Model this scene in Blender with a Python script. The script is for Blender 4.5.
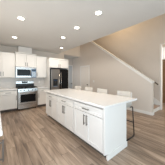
import bpy, bmesh, math, random
from mathutils import Matrix, Vector
random.seed(4)
for o in list(bpy.data.objects):
    bpy.data.objects.remove(o)
S = bpy.context.scene
C = S.collection
PI = math.pi

# ------------------------------------------------------------- camera
YAW = math.radians(38.7)
cam_d = bpy.data.cameras.new('camera')
cam_d.sensor_width = 36
cam_d.lens = 36 * 108 / 165
cam_d.shift_y = -5 / 165
cam_d.clip_start = 0.02
cam = bpy.data.objects.new('camera', cam_d)
C.objects.link(cam)
cam.location = (0, 0, 1.37)
cam.rotation_euler = (PI / 2, 0, -YAW)
S.camera = cam

# ------------------------------------------------------------- view and world
S.view_settings.view_transform = 'Standard'
S.view_settings.look = 'None'
S.view_settings.gamma = 1
S.view_settings.use_curve_mapping = False
S.view_settings.exposure = 0.0
W = bpy.data.worlds.new('world')
S.world = W
W.use_nodes = True
W.node_tree.nodes['Background'].inputs[0].default_value = (0.84, 0.91, 1.0, 1)
W.node_tree.nodes['Background'].inputs[1].default_value = 2.0

# ------------------------------------------------------------- daylight through the windows, plus added fill lights
def area(name, loc, rot, sx, sy, power, col):
    l = bpy.data.lights.new(name, 'AREA')
    l.shape = 'RECTANGLE'
    l.size = sx
    l.size_y = sy
    l.energy = power
    l.color = col
    o = bpy.data.objects.new(name, l)
    C.objects.link(o)
    o.location = loc
    o.rotation_euler = rot
    return o
area('window_daylight_rear', (1.6, -3.25, 1.35), (PI / 2, 0, 0), 4.2, 2.1, 64, (0.60, 0.88, 1.0))
area('patio_fill_light', (-0.58, -0.1, 1.25), (0, -PI / 2, 0), 2.1, 1.9, 42, (0.75, 0.88, 1.0))  # added light at an unseen patio opening, brightens the stair wall
area('window_daylight_sink', (-0.60, 2.6, 1.55), (0, -PI / 2, 0), 0.8, 1.5, 11, (1.0, 0.93, 0.80))
area('upstairs_fill_light', (4.3, 3.2, 5.2), (0, 0, 0), 0.5, 0.5, 36, (1.0, 0.73, 0.42))  # added warm light overhead to tint the far stair wall, no known fitting
area('foyer_fill_light', (6.3, 0.0, 1.7), (PI / 2, 0, 0), 0.9, 1.8, 32, (1.0, 0.92, 0.80))  # added light inside the foyer, no window behind it
area('hall_fill_light', (3.26, 6.25, 1.5), (0, -PI / 2, 0), 1.2, 0.45, 2.2, (0.85, 0.93, 1.0))  # added light for the bluish strip at the hall's end

# ------------------------------------------------------------- materials
def mat(name, col, rough=0.5, metal=0.0, emit=None, estr=0.0, spec=0.5, noise=0.0, nscale=6.0, bump=0.0, bscale=80.0):
    m = bpy.data.materials.new(name)
    m.use_nodes = True
    nt = m.node_tree
    b = nt.nodes['Principled BSDF']
    b.inputs['Base Color'].default_value = (*col, 1)
    b.inputs['Roughness'].default_value = rough
    b.inputs['Metallic'].default_value = metal
    b.inputs['Specular IOR Level'].default_value = spec
    if emit:
        b.inputs['Emission Color'].default_value = (*emit, 1)
        b.inputs['Emission Strength'].default_value = estr
    tc = nt.nodes.new('ShaderNodeTexCoord')
    if noise:
        n = nt.nodes.new('ShaderNodeTexNoise')
        n.inputs['Scale'].default_value = nscale
        n.inputs['Detail'].default_value = 4
        r = nt.nodes.new('ShaderNodeMix')
        r.data_type = 'RGBA'
        r.inputs['A'].default_value = (*[max(0, c * (1 - noise)) for c in col], 1)
        r.inputs['B'].default_value = (*[min(1, c * (1 + noise)) for c in col], 1)
        nt.links.new(tc.outputs['Object'], n.inputs['Vector'])
        nt.links.new(n.outputs['Fac'], r.inputs['Factor'])
        nt.links.new(r.outputs['Result'], b.inputs['Base Color'])
    if bump:
        n2 = nt.nodes.new('ShaderNodeTexNoise')
        n2.inputs['Scale'].default_value = bscale
        bp = nt.nodes.new('ShaderNodeBump')
        bp.inputs['Strength'].default_value = bump
        bp.inputs['Distance'].default_value = 0.002
        nt.links.new(tc.outputs['Object'], n2.inputs['Vector'])
        nt.links.new(n2.outputs['Fac'], bp.inputs['Height'])
        nt.links.new(bp.outputs['Normal'], b.inputs['Normal'])
    return m

M = {}
M['wall'] = mat('greige_wall_paint', (0.70, 0.635, 0.57), 0.85, noise=0.02, bump=0.15)
M['ceiling'] = mat('ceiling_paint', (0.68, 0.665, 0.64), 0.9, noise=0.015, bump=0.25, bscale=50)
M['trim'] = mat('white_trim_paint', (0.82, 0.80, 0.77), 0.45, noise=0.01)
M['cab'] = mat('white_cabinet_paint', (0.84, 0.82, 0.79), 0.4, noise=0.01)
M['quartz'] = mat('white_quartz', (0.88, 0.86, 0.84), 0.18, noise=0.03, nscale=9)
M['steel'] = mat('brushed_stainless_steel', (0.52, 0.51, 0.50), 0.24, 1.0, noise=0.05, nscale=30)
M['dsteel'] = mat('dark_stainless_steel', (0.34, 0.315, 0.295), 0.30, 1.0, noise=0.05, nscale=30)
M['nickel'] = mat('brushed_nickel', (0.24, 0.23, 0.22), 0.34, 1.0, noise=0.04, nscale=40)
M['black'] = mat('black_enamel', (0.012, 0.012, 0.013), 0.3, noise=0.2)
M['glass'] = mat('black_oven_glass', (0.008, 0.008, 0.009), 0.12, spec=0.15, noise=0.1)
M['iron'] = mat('cast_iron_grate', (0.015, 0.015, 0.015), 0.6, noise=0.2, nscale=40)
M['frame'] = mat('matte_black_metal', (0.014, 0.013, 0.013), 0.45, noise=0.2, nscale=30)
M['uphol'] = mat('cream_upholstery', (0.57, 0.535, 0.49), 0.75, noise=0.04, nscale=60, bump=0.3, bscale=300)
M['plate'] = mat('white_plastic', (0.82, 0.81, 0.78), 0.4, noise=0.01)
M['slot'] = mat('dark_plastic', (0.04, 0.04, 0.045), 0.5, noise=0.1)
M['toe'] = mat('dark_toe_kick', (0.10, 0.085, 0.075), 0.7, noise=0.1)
M['doorwood'] = mat('brown_stained_door_wood', (0.22, 0.13, 0.07), 0.4, noise=0.25, nscale=12)
M['rail'] = mat('dark_brown_handrail_wood', (0.07, 0.045, 0.032), 0.4, noise=0.2, nscale=20)
M['tread'] = mat('oak_stair_tread', (0.42, 0.31, 0.24), 0.5, noise=0.12, nscale=14)
M['doorpaint'] = mat('off_white_door_paint', (0.80, 0.75, 0.69), 0.5, noise=0.01)
M['daylit_door'] = mat('daylight_tinted_door', (0.52, 0.56, 0.60), 0.5, noise=0.02)  # grey-blue puts the hall's strip of daylight into the door colour
M['lens'] = mat('lit_downlight_lens', (1, 0.95, 0.88), 0.5, emit=(1.0, 0.93, 0.82), estr=9)
M['sky_pane'] = mat('lit_window_pane', (0.9, 0.92, 0.95), 0.1, emit=(1.0, 0.97, 0.92), estr=0.9)
M['display'] = mat('display_glass', (0.01, 0.012, 0.016), 0.12, emit=(0.15, 0.45, 0.9), estr=0.05)
M['bluepad'] = mat('blue_lit_keypad', (0.16, 0.22, 0.30), 0.3, emit=(0.3, 0.5, 0.8), estr=0.15)

def planks():
    m = bpy.data.materials.new('wood_plank_floor')
    m.use_nodes = True
    nt = m.node_tree
    N, L = nt.nodes, nt.links
    b = N['Principled BSDF']
    b.inputs['Roughness'].default_value = 0.38
    tc = N.new('ShaderNodeTexCoord')
    mp = N.new('ShaderNodeMapping')
    mp.inputs['Rotation'].default_value = (0, 0, PI / 2)
    L.new(tc.outputs['Object'], mp.inputs['Vector'])
    br = N.new('ShaderNodeTexBrick')
    br.offset = 0.37
    br.inputs['Color1'].default_value = (0, 0, 0, 1)
    br.inputs['Color2'].default_value = (1, 1, 1, 1)
    br.inputs['Mortar'].default_value = (0.5, 0.5, 0.5, 1)
    br.inputs['Scale'].default_value = 1
    br.inputs['Mortar Size'].default_value = 0.0018
    br.inputs['Brick Width'].default_value = 1.25
    br.inputs['Row Height'].default_value = 0.15
    L.new(mp.outputs['Vector'], br.inputs['Vector'])
    gm = N.new('ShaderNodeMapping')
    gm.inputs['Scale'].default_value = (9, 0.9, 9)
    L.new(tc.outputs['Object'], gm.inputs['Vector'])
    addv = N.new('ShaderNodeVectorMath')
    addv.operation = 'MULTIPLY_ADD'
    addv.inputs[1].default_value = (7, 7, 7)
    L.new(br.outputs['Color'], addv.inputs[0])
    L.new(gm.outputs['Vector'], addv.inputs[2])
    n = N.new('ShaderNodeTexNoise')
    n.inputs['Scale'].default_value = 1.6
    n.inputs['Detail'].default_value = 6
    n.inputs['Distortion'].default_value = 0.6
    L.new(addv.outputs['Vector'], n.inputs['Vector'])
    mx = N.new('ShaderNodeMath')
    mx.operation = 'MULTIPLY_ADD'
    mx.inputs[1].default_value = 0.22
    L.new(br.outputs['Color'], mx.inputs[0])
    sc = N.new('ShaderNodeMath')
    sc.operation = 'MULTIPLY'
    sc.inputs[1].default_value = 1.05
    L.new(n.outputs['Fac'], sc.inputs[0])
    L.new(sc.outputs[0], mx.inputs[2])
    cr = N.new('ShaderNodeValToRGB')
    e = cr.color_ramp.elements
    e[0].position = 0.34
    e[0].color = (0.135, 0.090, 0.064, 1)
    e[1].position = 0.90
    e[1].color = (0.56, 0.42, 0.315, 1)
    k = e.new(0.61)
    k.color = (0.345, 0.248, 0.181, 1)
    L.new(mx.outputs[0], cr.inputs['Fac'])
    dk = N.new('ShaderNodeMix')
    dk.data_type = 'RGBA'
    dk.inputs['B'].default_value = (0.05, 0.035, 0.028, 1)
    L.new(br.outputs['Fac'], dk.inputs['Factor'])
    L.new(cr.outputs['Color'], dk.inputs['A'])
    L.new(dk.outputs['Result'], b.inputs['Base Color'])
    return m
M['floor'] = planks()

def tiles():
    m = bpy.data.materials.new('backsplash_tile')
    m.use_nodes = True
    nt = m.node_tree
    N, L = nt.nodes, nt.links
    b = N['Principled BSDF']
    b.inputs['Roughness'].default_value = 0.25
    tc = N.new('ShaderNodeTexCoord')
    mp = N.new('ShaderNodeMapping')
    mp.inputs['Rotation'].default_value = (PI / 2, 0, 0)
    L.new(tc.outputs['Object'], mp.inputs['Vector'])
    br = N.new('ShaderNodeTexBrick')
    br.inputs['Color1'].default_value = (0.66, 0.63, 0.60, 1)
    br.inputs['Color2'].default_value = (0.70, 0.67, 0.64, 1)
    br.inputs['Mortar'].default_value = (0.60, 0.575, 0.55, 1)
    br.inputs['Scale'].default_value = 1
    br.inputs['Mortar Size'].default_value = 0.002
    br.inputs['Brick Width'].default_value = 0.15
    br.inputs['Row Height'].default_value = 0.075
    L.new(mp.outputs['Vector'], br.inputs['Vector'])
    L.new(br.outputs['Color'], b.inputs['Base Color'])
    return m
M['tile'] = tiles()

# ------------------------------------------------------------- helpers
def bx(bm, x0, x1, y0, y1, z0, z1, bev=0.0, seg=1):
    r = bmesh.ops.create_cube(bm, size=1.0)
    vs = r['verts']
    for v in vs:
        v.co = Vector(((x0 + x1) / 2 + v.co.x * (x1 - x0), (y0 + y1) / 2 + v.co.y * (y1 - y0), (z0 + z1) / 2 + v.co.z * (z1 - z0)))
    if bev:
        es = list({e for v in vs for e in v.link_edges})
        bmesh.ops.bevel(bm, geom=es, offset=bev, segments=seg, affect='EDGES', profile=0.5)

def box(*a, **k):
    bm = bmesh.new()
    bx(bm, *a, **k)
    return bm

def cyl(bm, p0, p1, r, n=12, r2=None):
    p0, p1 = Vector(p0), Vector(p1)
    d = p1 - p0
    q = d.to_track_quat('Z', 'Y').to_matrix().to_4x4()
    mtx = Matrix.Translation((p0 + p1) / 2) @ q
    bmesh.ops.create_cone(bm, cap_ends=True, segments=n, radius1=r, radius2=r if r2 is None else r2, depth=d.length, matrix=mtx)

def tube(bm, pts, r, n=8):
    for a, b in zip(pts[:-1], pts[1:]):
        cyl(bm, a, b, r, n)
    for p in pts[1:-1]:
        bmesh.ops.create_uvsphere(bm, u_segments=n, v_segments=6, radius=r * 1.02, matrix=Matrix.Translation(p))

def prism(bm, prof, ax, a0, a1):
    """profile points extruded along axis ax from a0 to a1"""
    def P(u, v, w):
        return {'x': (w, u, v), 'y': (u, w, v), 'z': (u, v, w)}[ax]
    A = [bm.verts.new(P(u, v, a0)) for u, v in prof]
    B = [bm.verts.new(P(u, v, a1)) for u, v in prof]
    n = len(prof)
    bm.faces.new(A)
    bm.faces.new(B[::-1])
    for i in range(n):
        bm.faces.new((A[i], B[i], B[(i + 1) % n], A[(i + 1) % n]))
    bmesh.ops.recalc_face_normals(bm, faces=bm.faces[:])

def obj(name, bm, m, parent=None, smooth=False, label=None):
    me = bpy.data.meshes.new(name)
    bmesh.ops.recalc_face_normals(bm, faces=bm.faces[:])
    bm.to_mesh(me)
    bm.free()
    me.materials.append(m)
    if smooth:
        for p in me.polygons:
            p.use_smooth = True
    o = bpy.data.objects.new(name, me)
    C.objects.link(o)
    if parent:
        o.parent = parent
    if label:
        o['label'] = label
    return o

def tag(o, label, cat, group=None):
    o['label'] = label
    o['category'] = cat
    if group:
        o['group'] = group
    return o

def thing(name, label, cat, loc=(0, 0, 0), rz=0, group=None):
    o = bpy.data.objects.new(name, None)
    o.empty_display_size = 0.1
    C.objects.link(o)
    o.location = loc
    o.rotation_euler = (0, 0, rz)
    return tag(o, label, cat, group)

def struct(name, bm, m, parent=None):
    o = obj(name, bm, m, parent)
    if not parent:
        o['kind'] = 'structure'
    return o

def copy_tree(o, parent=None):
    c = o.copy()
    C.objects.link(c)
    if parent:
        c.parent = parent
    for ch in list(o.children):
        copy_tree(ch, c)
    return c

# ------------------------------------------------------------- key sizes
BY = 5.75          # back wall face
CZ = 2.74          # kitchen ceiling
UZ = 5.30          # upper ceiling over the stair hall
CX = 2.82          # edge of the kitchen ceiling
SX = 4.40          # stair side wall face
FX = 5.45          # far stair wall face
RY = -3.40         # rear wall
LX = -0.66         # left wall

# ------------------------------------------------------------- structure
struct('floor', box(LX - 0.15, 7.2, RY - 0.15, 7.4, -0.12, 0), M['floor'])
struct('ceiling', box(LX - 0.15, CX, RY - 0.15, BY + 0.15, CZ, CZ + 0.32), M['ceiling'])
struct('ceiling_upper', box(CX - 1.2, 7.2, RY - 0.15, BY + 0.15, UZ, UZ + 0.1), M['ceiling'])
bm = bmesh.new()
bx(bm, LX - 0.15, 3.18, BY, BY + 0.15, 0, CZ)
bx(bm, CX, 3.18, BY, BY + 0.15, CZ, UZ)
bx(bm, 3.18, FX + 0.15, BY, BY + 0.15, CZ + 0.02, UZ)
bx(bm, SX + 0.12, FX + 0.15, BY, BY + 0.15, 0, CZ + 0.02)
struct('wall_back', bm, M['wall'])
struct('ceiling_hall', box(3.18, SX, BY + 0.15, 6.62, CZ, CZ + 0.1), M['ceiling'])
bm = bmesh.new()
bx(bm, 3.06, 3.18, BY + 0.15, 5.98, 0, CZ + 0.1)
bx(bm, 3.06, 3.18, 6.52, 6.62, 0, CZ + 0.1)
bx(bm, 3.06, 3.18, 5.98, 6.52, 0, 0.9)
bx(bm, 3.06, 3.18, 5.98, 6.52, 2.2, CZ + 0.1)
bx(bm, 3.06, SX + 0.12, 6.62, 6.77, 0, CZ + 0.1)
struct('wall_hall', bm, M['wall'])
# left wall with the sink window opening and an added patio opening for light
bm = bmesh.new()
bx(bm, LX - 0.15, LX, RY - 0.15, -1.1, 0, CZ)
bx(bm, LX - 0.15, LX, -1.1, 0.9, 0, 0.12)
bx(bm, LX - 0.15, LX, -1.1, 0.9, 2.35, CZ)
bx(bm, LX - 0.15, LX, 0.9, 1.8, 0, CZ)
bx(bm, LX - 0.15, LX, 3.4, BY, 0, CZ)
bx(bm, LX - 0.15, LX, 1.8, 3.4, 0, 1.1)
bx(bm, LX - 0.15, LX, 1.8, 3.4, 2.05, CZ)
struct('wall_left', bm, M['wall'])
# rear wall with its wide window opening and the upper landing window
bm = bmesh.new()
bx(bm, LX, -0.55, RY - 0.15, RY, 0, CZ)
bx(bm, 3.75, FX + 0.15, RY - 0.15, RY, 0, 3.4)
bx(bm, -0.55, 3.75, RY - 0.15, RY, 0, 0.2)
bx(bm, -0.55, 3.75, RY - 0.15, RY, 2.5, CZ)
bx(bm, CX - 1.2, 3.75, RY - 0.15, RY, CZ, UZ)
bx(bm, 3.75, FX + 0.15, RY - 0.15, RY, 3.4, UZ)
struct('wall_rear', bm, M['wall'])
struct('wall_light_block', box(CX - 0.12, CX, RY, BY, CZ + 0.32, UZ), M['wall'])  # unseen wall added to keep sky light out of the stairwell
# side wall under the stairs: its top slopes with the flight
SL = 0.718
HY = 1.465
HZ = 1.2017
prof = [(HY, 0), (6.62, 0), (6.62, CZ + 0.1), (BY, CZ + 0.1), (BY, 3.85), (HY + (3.85 - HZ) / SL, 3.85), (HY, HZ)]
bm = bmesh.new()
prism(bm, prof, 'x', SX, SX + 0.12)
struct('wall_stair', bm, M['wall'])
# white cap on the sloping wall
yt = HY + (3.85 - HZ) / SL
bm = bmesh.new()
prism(bm, [(HY - 0.025, HZ - 0.02), (HY - 0.025, HZ + 0.027), (yt, 3.85 + 0.045), (yt, 3.85)], 'x', SX - 0.025, SX + 0.145)
bx(bm, SX - 0.025, SX + 0.145, yt, BY, 3.85, 3.895)
prism(bm, [(HY, HZ - 0.065), (HY, HZ), (yt, 3.85), (yt, 3.785)], 'x', SX - 0.014, SX)
struct('trim_1', bm, M['trim'])
# far wall of the stairwell with the foyer opening in it
bm = bmesh.new()
bx(bm, FX, FX + 0.15, 1.495, BY + 0.15, 0, UZ)
bx(bm, FX, FX + 0.15, RY, 1.495, 2.76, UZ)
bx(bm, FX, FX + 0.15, RY, 0.05, 0, 2.76)
struct('wall_right', bm, M['wall'])
bm = bmesh.new()
bx(bm, FX - 0.02, FX, 1.472, 1.532, 0, 2.80, bev=0.004)
bx(bm, FX - 0.02, FX, -0.02, 0.06, 0, 2.80, bev=0.004)
bx(bm, FX - 0.02, FX, 0.06, 1.472, 2.75, 2.80, bev=0.004)
bx(bm, FX, FX + 0.15, 1.48, 1.495, 0, 2.76)
struct('trim_2', bm, M['trim'])
bm = bmesh.new()
bx(bm, FX + 0.15, 7.12, 2.6, 2.72, 0, 3.2)
bx(bm, 7.0, 7.12, -0.5, 1.28, 0, 3.2)
bx(bm, 7.0, 7.12, 2.28, 2.6, 0, 3.2)
bx(bm, 7.0, 7.12, 1.28, 2.28, 2.26, 2.32)
bx(bm, 7.0, 7.12, 1.28, 2.28, 3.02, 3.2)
bx(bm, FX + 0.15, 7.12, -0.62, -0.5, 0, 3.2)
struct('wall_foyer', bm, M['wall'])
struct('ceiling_foyer', box(FX + 0.15, 7.12, -0.62, 2.72, 3.2, 3.3), M['ceiling'])
# baseboards
bm = bmesh.new()
bx(bm, SX - 0.016, SX, HY, 4.78, 0, 0.11, bev=0.003)
bx(bm, SX - 0.016, SX, 5.72, 6.62, 0, 0.11, bev=0.003)
bx(bm, SX - 0.016, SX + 0.136, HY - 0.016, HY, 0, 0.11, bev=0.003)
struct('baseboard_stair', bm, M['trim'])
bm = bmesh.new()
bx(bm, 3.06, 3.18, BY - 0.016, BY, 0, 0.11, bev=0.003)
struct('baseboard_back', bm, M['trim'])
# chase box between the middle wall cabinet and the ceiling
struct('trim_3', box(0.765, 1.315, 5.44, BY, 2.472, CZ, bev=0.003), M['cab'])

# windows
def window(name, x0, x1, z0, z1, y, plane='y'):
    bm = bmesh.new()
    f = 0.05
    def b(a0, a1, c0, c1):
        if plane == 'y':
            bx(bm, a0, a1, y - 0.04, y + 0.04, c0, c1)
        else:
            bx(bm, y - 0.04, y + 0.04, a0, a1, c0, c1)
    b(x0, x0 + f, z0, z1)
    b(x1 - f, x1, z0, z1)
    b(x0 + f, x1 - f, z0, z0 + f)
    b(x0 + f, x1 - f, z1 - f, z1)
    xm = (x0 + x1) / 2
    b(xm - 0.025, xm + 0.025, z0 + f, z1 - f)
    return struct(name, bm, M['trim'])
window('window_1', -0.55, 3.75, 0.2, 2.5, RY - 0.08)
window('window_2', 1.8, 3.4, 1.1, 2.05, LX - 0.08, 'x')
window('added_window_patio', -1.1, 0.9, 0.12, 2.35, LX - 0.08, 'x')  # unseen opening, added so that light reaches the stair wall
w4 = window('window_3', 1.28, 2.28, 2.32, 3.02, 7.05, 'x')
struct('pane', box(7.045, 7.055, 1.33, 2.23, 2.37, 2.97), M['sky_pane'], w4)
window('added_window_hall', 5.98, 6.52, 0.9, 2.2, 3.12, 'x')  # unseen side opening, added to let light onto the hall's end door

# doors
def panel_door(name, w, h, m, casing_m, loc, rz, knob_side=1, rows=((0.12, 0.95), (1.08, 1.92))):
    """door in local x (width) and z, its face towards -y"""
    bm = bmesh.new()
    st = 0.11
    t = 0.03
    bx(bm, 0, w, -0.012, 0, 0.005, h)
    bx(bm, 0, st, -t, -0.012, 0.005, h)
    bx(bm, w - st, w, -t, -0.012, 0.005, h)
    zs = [0.005] + [z for r in rows for z in r] + [h]
    for i in range(0, len(zs), 2):
        bx(bm, st, w - st, -t, -0.012, zs[i], zs[i + 1])
    for z0, z1 in rows:
        bx(bm, st + 0.04, w - st - 0.04, -0.022, -0.012, z0 + 0.04, z1 - 0.04)
    d = struct(name, bm, m)
    d.location = loc
    d.rotation_euler = (0, 0, rz)
    bm = bmesh.new()
    c = 0.075
    bx(bm, -c - 0.006, -0.006, -0.022, 0, 0, h + c, bev=0.003)
    bx(bm, w + 0.006, w + c + 0.006, -0.022, 0, 0, h + c, bev=0.003)
    bx(bm, -0.006, w + 0.006, -0.022, 0, h + 0.006, h + c, bev=0.003)
    struct('casing', bm, casing_m, d)
    bm = bmesh.new()
    kx = w - 0.06 if knob_side > 0 else 0.06
    cyl(bm, (kx, -t, 0.93), (kx, -t - 0.012, 0.93), 0.032, 16)
    cyl(bm, (kx, -t - 0.012, 0.93), (kx, -t - 0.04, 0.93), 0.012, 10)
    bmesh.ops.create_uvsphere(bm, u_segments=14, v_segments=10, radius=0.03, matrix=Matrix.Translation((kx, -t - 0.055, 0.93)))
    struct('knob', bm, M['slot'], d)
    return d
# closet door in the stair wall: local x runs towards -Y, face towards -X
panel_door('door_1', 0.76, 2.04, M['doorpaint'], M['trim'], (SX - 0.001, 5.64, 0), -PI / 2, 1)
# hall door on the end wall, its colour standing in for a strip of daylight
panel_door('door_2', 0.80, 2.20, M['daylit_door'], M['trim'], (3.50, 6.619, 0), 0, 1)
# wooden front door in the foyer
d3 = panel_door('door_3', 0.98, 2.24, M['doorwood'], M['doorwood'], (6.999, 2.27, 0), -PI / 2, 1, rows=((0.14, 0.95), (1.10, 2.10)))

# staircase
st = thing('staircase', 'straight staircase with oak treads and white risers behind the sloping half wall', 'stairs', (SX + 0.12, 1.535, 0))
RISE, RUN = 0.187, 0.26
for i in range(15):
    y0 = i * RUN
    z1 = (i + 1) * RISE
    obj('riser', box(0.006, 0.918, y0, y0 + (RUN if i < 14 else 0.40), 0.002, z1 - 0.032), M['trim'], st)
    obj('tread', box(0.006, 0.918, y0 - 0.025, y0 + (RUN if i < 14 else 0.40), z1 - 0.032, z1, bev=0.006), M['tread'], st)
bm = bmesh.new()
prism(bm, [(-0.06, 0.0), (-0.06, 0.30), (3.6, 0.30 + 3.66 * 0.7192), (3.6, 3.66 * 0.7192 - 0.05), (0.02, 0.0)], 'x', 0.918, 0.924)
obj('skirt_board', bm, M['trim'], st)

# handrail on the inside of the half wall
RZ = 1.09
hr = thing('handrail', 'dark wooden handrail end poking out past the half wall end cap', 'handrail', (SX + 0.20, 1.25, 0))
bm = bmesh.new()
tube(bm, [(0.0, 0.10, RZ + 0.03), (0.0, 3.2, RZ + 0.03 + 3.10 * SL)], 0.022, 12)
obj('rail', bm, M['rail'], hr, True)
bm = bmesh.new()
tube(bm, [(0, 0.10, RZ + 0.03), (-0.055, 0.10, RZ + 0.03)], 0.022, 12)
obj('rail_end', bm, M['rail'], hr, True)
for yy in (0.55, 1.9, 3.0):
    bm = bmesh.new()
    z = RZ + 0.03 + (yy - 0.10) * SL
    tube(bm, [(-0.08, yy, z - 0.07), (-0.03, yy, z - 0.07), (0, yy, z - 0.02)], 0.009, 8)
    cyl(bm, (-0.08, yy, z - 0.07), (-0.072, yy, z - 0.07), 0.03, 12)
    obj('bracket', bm, M['slot'], hr)

# ------------------------------------------------------------- cabinets
def shaker(bm, x0, x1, z0, z1, st=0.062, t=0.02):
    """shaker front whose back is at y=0 and face at y=-t"""
    bx(bm, x0, x0 + st, -t, 0, z0, z1, bev=0.0015)
    bx(bm, x1 - st, x1, -t, 0, z0, z1, bev=0.0015)
    bx(bm, x0 + st, x1 - st, -t, 0, z0, z0 + st, bev=0.0015)
    bx(bm, x0 + st, x1 - st, -t, 0, z1 - st, z1, bev=0.0015)
    bx(bm, x0 + st, x1 - st, -t + 0.010, 0, z0 + st, z1 - st)

def pull(parent, x, z, length, vertical, name='handle'):
    bm = bmesh.new()
    h = length / 2
    y = -0.02
    if vertical:
        bx(bm, x - 0.008, x + 0.008, y - 0.036, y - 0.024, z - h, z + h, bev=0.002)
        for s in (-1, 1):
            bx(bm, x - 0.005, x + 0.005, y - 0.026, y, z + s * (h - 0.025) - 0.005, z + s * (h - 0.025) + 0.005)
    else:
        bx(bm, x - h, x + h, y - 0.036, y - 0.024, z - 0.008, z + 0.008, bev=0.002)
        for s in (-1, 1):
            bx(bm, x + s * (h - 0.025) - 0.005, x + s * (h - 0.025) + 0.005, y - 0.026, y, z - 0.005, z + 0.005)
    return obj(name, bm, M['nickel'], parent)

G = 0.007
def front(root, kind, x0, x1, z0, z1, hx=None, hz=None, hl=0.2):
    bm = bmesh.new()
    shaker(bm, x0 + G / 2, x1 - G / 2, z0 + G / 2, z1 - G / 2, st=0.062 if kind == 'door' else 0.036)
    d = obj(kind, bm, M['cab'], root)
    if hx is not None:
        pull(d, hx, hz, hl, kind == 'door')
    return d

def base_cabinet(label, loc, rz, w, doors, drawer=True, depth=0.60, group=None, hinge='left', cat='cabinet'):
    root = thing('base_cabinet', label, cat, loc, rz, group)
    H = 0.872
    bm = bmesh.new()
    bx(bm, 0, w, 0.022, depth, 0.105, 0.838)
    bx(bm, 0, w, 0.060, depth, 0.838, H)
    bx(bm, 0, 0.004, -0.002, 0.022, 0.105, 0.838)
    bx(bm, w - 0.004, w, -0.002, 0.022, 0.105, 0.838)
    obj('body', bm, M['cab'], root)
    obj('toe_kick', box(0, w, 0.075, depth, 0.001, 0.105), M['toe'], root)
    zt = 0.842
    zd = 0.685 if drawer else zt
    if drawer:
        front(root, 'drawer', 0.006, w - 0.006, zd + 0.003, zt, w / 2, (zd + zt) / 2, 0.19)
    if doors == 2:
        front(root, 'door', 0.006, w / 2, 0.115, zd, w / 2 - 0.038, zd - 0.135, 0.2)
        front(root, 'door', w / 2, w - 0.006, 0.115, zd, w / 2 + 0.038, zd - 0.135, 0.2)
    else:
        front(root, 'door', 0.006, w - 0.006, 0.115, zd, (w - 0.04) if hinge == 'left' else 0.04, zd - 0.135, 0.2)
    return root

def wall_cabinet(label, loc, w, z0, z1, doors, depth=0.33, hinge='left', crown=0.0, hz=None, group=None):
    root = thing('wall_cabinet', label, 'cabinet', loc, 0, group)
    bm = bmesh.new()
    bx(bm, 0, w, 0.018, depth, z0, z1)
    bx(bm, 0, 0.003, -0.002, 0.018, z0, z1)
    bx(bm, w - 0.003, w, -0.002, 0.018, z0, z1)
    obj('body', bm, M['cab'], root)
    hz = hz if hz is not None else z0 + 0.15
    if doors == 2:
        front(root, 'door', 0.004, w / 2, z0 + 0.004, z1 - 0.01, w / 2 - 0.04, hz, 0.17)
        front(root, 'door', w / 2, w - 0.004, z0 + 0.004, z1 - 0.01, w / 2 + 0.04, hz, 0.17)
    else:
        front(root, 'door', 0.004, w - 0.004, z0 + 0.004, z1 - 0.01, (w - 0.04) if hinge == 'left' else 0.04, hz, 0.17)
    if crown:
        obj('crown_trim', box(-0.012, w + 0.012, -0.034, depth, z1, z1 + crown, bev=0.005), M['cab'], root)
    return root

# island units: fronts face -X; local x runs towards -Y
IX = 1.365
units = [(3.745, 'island cabinet unit at the far end near the stove'),
         (2.885, 'middle cabinet unit of the three along the white island'),
         (2.025, 'island cabinet unit nearest the camera, next to the plain end panel')]
for y1, lab in units:
    base_cabinet('white ' + lab, (IX + 0.02, y1, 0), -PI / 2, 0.86, 2, group='island cabinet units')
ep = thing('island_end_panel', 'plain white end panel on the near end of the island with base moulding', 'panel', (IX, 1.13, 0))
obj('panel', box(0.0, 0.66, 0.0, 0.033, 0.105, 0.872, bev=0.002), M['cab'], ep)
obj('plinth', box(0.075, 0.66, 0.0, 0.033, 0.001, 0.105), M['cab'], ep)
obj('base_moulding', box(0.055, 0.672, -0.013, 0.0, 0.001, 0.105, bev=0.004), M['cab'], ep)
fp = thing('island_end_panel', 'white filler panel closing the far end of the island', 'panel', (IX, 3.746, 0))
obj('panel', box(0.03, 0.66, 0.0, 0.094, 0.105, 0.872, bev=0.002), M['cab'], fp)
obj('plinth', box(0.075, 0.66, 0.0, 0.094, 0.001, 0.105), M['cab'], fp)
tag(obj('island_back_panel', box(1.986, 2.025, 1.166, 3.744, 0.001, 0.872), M['cab']), 'white back panel of the island facing the row of stools', 'panel')
o = obj('island_countertop', box(1.335, 2.42, 1.10, 3.87, 0.873, 0.912, bev=0.004, seg=2), M['quartz'])
tag(o, 'long white quartz worktop on the kitchen island', 'countertop')

# range wall base cabinets
BFY = 5.13   # carcass front
base_cabinet('white base cabinet with drawer, left of the stove', (0.065, BFY, 0), 0, 0.62, 1, group='range wall base cabinets')
base_cabinet('white base cabinet between the stove and the fridge', (1.485, BFY, 0), 0, 0.51, 1, group='range wall base cabinets', hinge='right')
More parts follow.
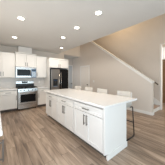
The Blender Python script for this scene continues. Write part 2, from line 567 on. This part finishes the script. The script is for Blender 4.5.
# left run, fronts face +X
LFX = 0.0
def left_run():
    ys = [(1.175, 0.635, 1), (1.815, 0.84, 2), (2.66, 0.84, 2), (3.505, 0.84, 2), (4.35, 0.76, 2)]
    labs = ['white base cabinet at the near end of the left run',
            'white base cabinet second from the near end of the left run',
            'white base cabinet in the middle of the left run',
            'white base cabinet second from the corner on the left run',
            'white base cabinet in the corner of the left run by the stove wall']
    for (y, w, d), lab in zip(ys, labs):
        base_cabinet(lab, (LFX, y, 0), PI / 2, w, d, drawer=y > 1.5, group='left run base cabinets', hinge='right')
left_run()
bm = bmesh.new()
bx(bm, -0.655, 0.044, 1.145, BY - 0.012, 0.873, 0.912, bev=0.003)
bx(bm, 0.0445, 0.690, 5.095, BY - 0.012, 0.873, 0.912, bev=0.003)
tag(obj('countertop', bm, M['quartz']), 'white corner worktop left of the stove running along the left cabinets', 'countertop')
tag(obj('countertop', box(1.483, 1.998, 5.095, BY - 0.012, 0.873, 0.912, bev=0.003), M['quartz']), 'short white worktop between stove and fridge', 'countertop')
# backsplash
bm = bmesh.new()
bx(bm, LX, 2.0, BY - 0.010, BY, 0.912, 1.368)
struct('wall_backsplash', bm, M['tile'])

# wall cabinets
UFY = 5.42
wall_cabinet('white two-door wall cabinet left of the microwave', (-0.265, UFY, 0), 0.905, 1.37, 2.40, 2, crown=0.012, group='wall cabinets')
wall_cabinet('raised white wall cabinet above the microwave', (0.645, UFY - 0.03, 0), 0.845, 1.835, 2.43, 2, depth=0.36, crown=0.04, hz=1.955, group='wall cabinets')
wall_cabinet('white single-door wall cabinet between microwave and fridge', (1.495, UFY, 0), 0.50, 1.37, 2.40, 1, hinge='right', crown=0.012, group='wall cabinets')
wall_cabinet('white wall cabinet above the fridge', (2.03, 5.10, 0), 1.02, 1.86, 2.28, 2, depth=0.645, crown=0.055, hz=1.955, group='wall cabinets')
fe = thing('fridge_enclosure_panel', 'tall white side panel on the left of the fridge', 'panel', (2.002, 5.06, 0))
obj('panel', box(0, 0.024, 0, 0.688, 0.001, 2.28), M['cab'], fe)
fe2 = thing('fridge_enclosure_panel', 'tall white side panel on the right of the fridge by the hall', 'panel', (3.052, 5.06, 0))
obj('panel', box(0, 0.024, 0, 0.688, 0.001, 2.28), M['cab'], fe2)

# microwave
mw = thing('microwave', 'stainless over-the-range microwave with black glass door', 'microwave', (0.652, 5.36, 1.372))
mw_w, mw_h = 0.832, 0.455
obj('body', box(0, mw_w, 0.02, 0.385, 0, mw_h), M['steel'], mw)
obj('top_vent', box(0, mw_w, -0.004, 0.02, mw_h - 0.06, mw_h, bev=0.003), M['steel'], mw)
d = obj('door', box(0, 0.615, -0.015, 0.018, 0.0, mw_h - 0.065, bev=0.004), M['steel'], mw)
obj('window', box(0.050, 0.575, -0.021, -0.015, 0.075, mw_h - 0.10), M['glass'], d)
bm = bmesh.new()
tube(bm, [(0.594, -0.015, 0.06), (0.594, -0.05, 0.075), (0.594, -0.05, mw_h - 0.13), (0.594, -0.015, mw_h - 0.115)], 0.009, 8)
obj('handle', bm, M['steel'], d, True)
cp = obj('control_panel', box(0.62, mw_w, -0.015, 0.018, 0.0, mw_h - 0.065, bev=0.004), M['bluepad'], mw)
obj('display', box(0.64, mw_w - 0.02, -0.02, -0.015, mw_h - 0.16, mw_h - 0.09), M['display'], cp)
bm = bmesh.new()
for r in range(4):
    for c in range(3):
        bx(bm, 0.655 + c * 0.054, 0.699 + c * 0.054, -0.019, -0.015, 0.04 + r * 0.055, 0.08 + r * 0.055, bev=0.003)
obj('keypad', bm, M['steel'], cp)

# gas range
rg = thing('gas_range', 'stainless gas range with black cooktop and dark oven window', 'stove', (0.70, 5.075, 0))
w = 0.765
obj('body', box(0.003, w, 0.02, 0.655, 0.06, 0.895), M['steel'], rg)
for x in (0.06, w - 0.06):
    for y in (0.08, 0.60):
        bm = bmesh.new()
        cyl(bm, (x, y, 0.001), (x, y, 0.06), 0.02, 10)
        obj('foot', bm, M['slot'], rg)
obj('drawer', box(0.003, w, -0.010, 0.02, 0.075, 0.245, bev=0.005), M['steel'], rg)
d = obj('oven_door', box(0.003, w, -0.020, 0.02, 0.252, 0.760, bev=0.005), M['steel'], rg)
obj('window', box(0.085, w - 0.085, -0.026, -0.020, 0.335, 0.665, bev=0.002), M['glass'], d)
bm = bmesh.new()
cyl(bm, (0.06, -0.065, 0.715), (w - 0.06, -0.065, 0.715), 0.012, 12)
for x in (0.09, w - 0.09):
    cyl(bm, (x, -0.065, 0.715), (x, -0.018, 0.715), 0.008, 8)
obj('handle', bm, M['steel'], d, True)
bm = bmesh.new()
prism(bm, [(-0.025, 0.768), (-0.012, 0.895), (0.03, 0.895), (0.03, 0.768)], 'x', 0.003, w)
cpn = obj('control_panel', bm, M['steel'], rg)
for x in (0.10, 0.22, 0.385, 0.545, 0.665):
    bm = bmesh.new()
    cyl(bm, (x, -0.016, 0.833), (x, -0.055, 0.829), 0.024, 16, 0.020)
    bx(bm, x - 0.004, x + 0.004, -0.062, -0.05, 0.812, 0.848)
    obj('knob', bm, M['slot'], cpn)
ct = obj('cooktop', box(0.003, w, -0.01, 0.595, 0.896, 0.912, bev=0.004), M['black'], rg)
for cx, cy in ((0.17, 0.14), (0.17, 0.44), (0.595, 0.14), (0.595, 0.44), (0.383, 0.29)):
    bm = bmesh.new()
    cyl(bm, (cx, cy, 0.912), (cx, cy, 0.926), 0.045, 18, 0.04)
    cyl(bm, (cx, cy, 0.926), (cx, cy, 0.934), 0.032, 18)
    obj('burner', bm, M['iron'], ct)
for gx0, gx1 in ((0.02, 0.265), (0.27, 0.497), (0.502, 0.748)):
    bm = bmesh.new()
    for y in (0.02, 0.14, 0.29, 0.44, 0.565):
        bx(bm, gx0, gx1, y - 0.006, y + 0.006, 0.950, 0.968)
    for x in (gx0 + 0.006, (gx0 + gx1) / 2, gx1 - 0.006):
        bx(bm, x - 0.006, x + 0.006, 0.014, 0.571, 0.950, 0.968)
    for x in (gx0 + 0.006, gx1 - 0.006):
        for y in (0.02, 0.565):
            bx(bm, x - 0.007, x + 0.007, y - 0.007, y + 0.007, 0.912, 0.952)
    obj('grate', bm, M['iron'], ct)
bm = bmesh.new()
prism(bm, [(0.605, 1.085), (0.612, 1.195), (0.622, 1.21), (0.655, 1.21), (0.655, 1.085)], 'x', 0.003, w)
bg = obj('backguard', bm, M['steel'], rg)
obj('display', box(0.24, 0.48, 0.596, 0.616, 1.105, 1.180), M['glass'], bg, label='black clock display')
obj('splash_panel', box(0.003, w, 0.60, 0.655, 0.897, 1.085), M['black'], bg, label='black lower panel')

# refrigerator, side by side
rf = thing('refrigerator', 'side-by-side stainless fridge with a water dispenser and dark right door', 'fridge', (2.045, 4.98, 0))
w = 0.985
obj('body', box(0.0, w, 0.075, 0.75, 0.03, 1.80), M['black'], rf)
obj('toe_grille', box(0.02, w - 0.02, 0.06, 0.12, 0.002, 0.06), M['slot'], rf)
ws = 0.475
fd = obj('freezer_door', box(0.03, ws, 0.0, 0.07, 0.065, 1.785, bev=0.014, seg=3), M['dsteel'], rf)
rd = obj('fridge_door', box(ws + 0.01, w - 0.01, 0.0, 0.07, 0.065, 1.785, bev=0.014, seg=3), M['glass'], rf, label='black glossy right door')
for dd, x in ((fd, ws - 0.045), (rd, ws + 0.055)):
    bm = bmesh.new()
    tube(bm, [(x, 0.0, 0.55), (x, -0.045, 0.58), (x, -0.045, 1.60), (x, 0.0, 1.63)], 0.012, 10)
    obj('handle', bm, M['steel'], dd, True)
bm = bmesh.new()
bx(bm, 0.12, 0.36, -0.006, 0.006, 0.93, 1.30, bev=0.004)
dp = obj('water_dispenser', bm, M['black'], fd)
obj('display', box(0.15, 0.33, -0.010, -0.006, 1.20, 1.27), M['display'], dp)
obj('spout', box(0.21, 0.27, -0.03, -0.006, 1.12, 1.17, bev=0.005), M['slot'], dp)
obj('drip_tray', box(0.14, 0.34, -0.03, -0.006, 0.935, 0.955, bev=0.004), M['bluepad'], dp)

# ------------------------------------------------------------- bar stools
def make_stool(label):
    """faces -X (the island); origin on the floor under the seat centre"""
    root = thing('bar_stool', label, 'stool', (0, 0, 0), 0, 'stools along the island')
    hw = 0.218
    # seat cushion
    bm = bmesh.new()
    bx(bm, -0.20, 0.16, -0.195, 0.195, 0.690, 0.765, bev=0.03, seg=3)
    obj('seat', bm, M['uphol'], root, True)
    # wrap-around back shell
    bm = bmesh.new()
    n = 40
    rings = []
    for i in range(n + 1):
        a = -1.0 + 2.0 * i / n
        ang = a * math.radians(112)
        # superellipse plan, open to the front
        cx_, sy_ = math.cos(ang), math.sin(ang)
        px = 0.02 + 0.175 * math.copysign(abs(cx_) ** 0.42, cx_)
        py = (hw + 0.002) * math.copysign(abs(sy_) ** 0.42, sy_)
        top = 1.032 if abs(a) < 0.46 else 1.032 - 0.17 * min(1, (abs(a) - 0.44) / 0.08)
        bot = 0.735
        out = Vector((px - 0.0, py, 0))
        nrm = Vector((cx_, sy_, 0)).normalized()
        lean = 0.035 * max(0, cx_)
        t = 0.034
        prof = [(0, bot), (0, (bot + top) / 2), (0.004, top - 0.012), (t / 2, top), (t - 0.004, top - 0.012), (t, (bot + top) / 2), (t, bot)]
        ring = []
        for off, z in prof:
            k = lean * (z - bot) / 0.3
            p = out + nrm * (off - t) + Vector((k, 0, 0))
            ring.append(bm.verts.new((p.x, p.y, z)))
        rings.append(ring)
    for r0, r1 in zip(rings[:-1], rings[1:]):
        m = len(r0)
        for j in range(m):
            bm.faces.new((r0[j], r0[(j + 1) % m], r1[(j + 1) % m], r1[j]))
    bm.faces.new(rings[0])
    bm.faces.new(rings[-1][::-1])
    obj('backrest', bm, M['uphol'], root, True)
    # sled frame
    r = 0.0125
    for s in (-1, 1):
        y = s * hw
        bm = bmesh.new()
        tube(bm, [(0.10, y * 0.85, 0.690), (0.145, y, 0.700), (0.165, y, 0.670), (0.235, y, 0.05), (0.215, y, 0.012), (-0.215, y, 0.012), (-0.235, y, 0.05), (-0.175, y, 0.670), (-0.15, y * 0.85, 0.690)], r, 8)
        obj('leg_frame', bm, M['frame'], root, True)
    bm = bmesh.new()
    tube(bm, [(0.204, -hw, 0.33), (0.204, hw, 0.33)], r, 8)
    obj('stretcher', bm, M['frame'], root, True)
    bm = bmesh.new()
    tube(bm, [(-0.209, -hw, 0.28), (-0.209, hw, 0.28)], r, 8)
    obj('footrest', bm, M['frame'], root, True)
    return root
proto = make_stool('x')
spots = [(1.435, 'cream bar stool with black sled legs, nearest the camera at the island'),
         (2.145, 'cream bar stool second from the near end of the island'),
         (2.74, 'cream bar stool third from the near end, before the closet door'),
         (3.37, 'cream bar stool farthest along the island, nearest the fridge')]
for i, (y, lab) in enumerate(spots):
    o = proto if i == 0 else copy_tree(proto)
    o.location = (2.285, y, 0)
    o['label'] = lab

# ------------------------------------------------------------- recessed ceiling lights
def downlight():
    root = thing('recessed_light', 'x', 'light', (0, 0, CZ), 0, 'recessed ceiling lights')
    bm = bmesh.new()
    n = 28
    for (ra, rb, za, zb) in ((0.062, 0.085, -0.010, -0.004),):
        A = [bm.verts.new((ra * math.cos(2 * PI * k / n), ra * math.sin(2 * PI * k / n), za)) for k in range(n)]
        B = [bm.verts.new((rb * math.cos(2 * PI * k / n), rb * math.sin(2 * PI * k / n), zb)) for k in range(n)]
        D = [bm.verts.new((rb * math.cos(2 * PI * k / n), rb * math.sin(2 * PI * k / n), -0.0005)) for k in range(n)]
        E = [bm.verts.new((ra * math.cos(2 * PI * k / n), ra * math.sin(2 * PI * k / n), -0.0005)) for k in range(n)]
        for k in range(n):
            j = (k + 1) % n
            bm.faces.new((A[k], A[j], B[j], B[k]))
            bm.faces.new((B[k], B[j], D[j], D[k]))
            bm.faces.new((D[k], D[j], E[j], E[k]))
            bm.faces.new((E[k], E[j], A[j], A[k]))
    obj('trim_ring', bm, M['trim'], root)
    bm = bmesh.new()
    cyl(bm, (0, 0, -0.001), (0, 0, -0.007), 0.0615, 28)
    obj('lens', bm, M['lens'], root)
    l = bpy.data.lights.new('downlight_glow', 'SPOT')
    l.energy = 30.5
    l.color = (1.0, 0.915, 0.81)
    l.spot_size = math.radians(166)
    l.spot_blend = 0.15
    l.shadow_soft_size = 0.06
    lo = bpy.data.objects.new('downlight_glow', l)
    C.objects.link(lo)
    lo.parent = root
    lo.location = (0, 0, -0.02)
    return root
dl = downlight()
for i, (x, y, lab) in enumerate([
        (1.69, 1.57, 'recessed ceiling light above the near end of the island'),
        (1.73, 2.41, 'recessed ceiling light above the middle of the island'),
        (1.79, 3.29, 'recessed ceiling light above the far end of the island'),
        (2.35, 4.46, 'recessed ceiling light in front of the fridge'),
        (0.45, 2.83, 'recessed ceiling light over the aisle, nearer of the two on the left'),
        (0.49, 4.30, 'recessed ceiling light in front of the stove')]):
    o = dl if i == 0 else copy_tree(dl)
    o.location = (x, y, CZ)
    o['label'] = lab

# ------------------------------------------------------------- wall plates
def outlet(label, loc, rz, w=0.075, h=0.118, kind='outlet'):
    root = thing('wall_outlet' if kind == 'outlet' else 'light_switch', label, kind if kind == 'outlet' else 'switch', loc, rz)
    obj('cover_plate', box(-w / 2, w / 2, -0.006, 0, -h / 2, h / 2, bev=0.002), M['plate'], root)
    if kind == 'outlet':
        for s in (-1, 1):
            so = obj('socket', box(-0.017, 0.017, -0.009, -0.006, s * 0.025 - 0.014, s * 0.025 + 0.014, bev=0.002), M['plate'], root)
            bm = bmesh.new()
            for q in (-1, 1):
                bx(bm, q * 0.007 - 0.0015, q * 0.007 + 0.0015, -0.0095, -0.009, s * 0.025 - 0.006, s * 0.025 + 0.006)
            obj('slots', bm, M['slot'], so)
    else:
        for q in (-1, 1):
            obj('rocker', box(q * 0.023 - 0.015, q * 0.023 + 0.015, -0.010, -0.006, -0.03, 0.03, bev=0.002), M['plate'], root)
    return root
outlet('white outlet on the backsplash right of the stove', (1.74, BY - 0.010, 1.14), 0)
outlet('white outlet on the backsplash at the left edge of the photo', (0.10, BY - 0.010, 1.17), 0)
outlet('white light switch on the stair wall beside the closet door', (SX, 4.46, 1.15), -PI / 2, 0.12, 0.118, 'switch')
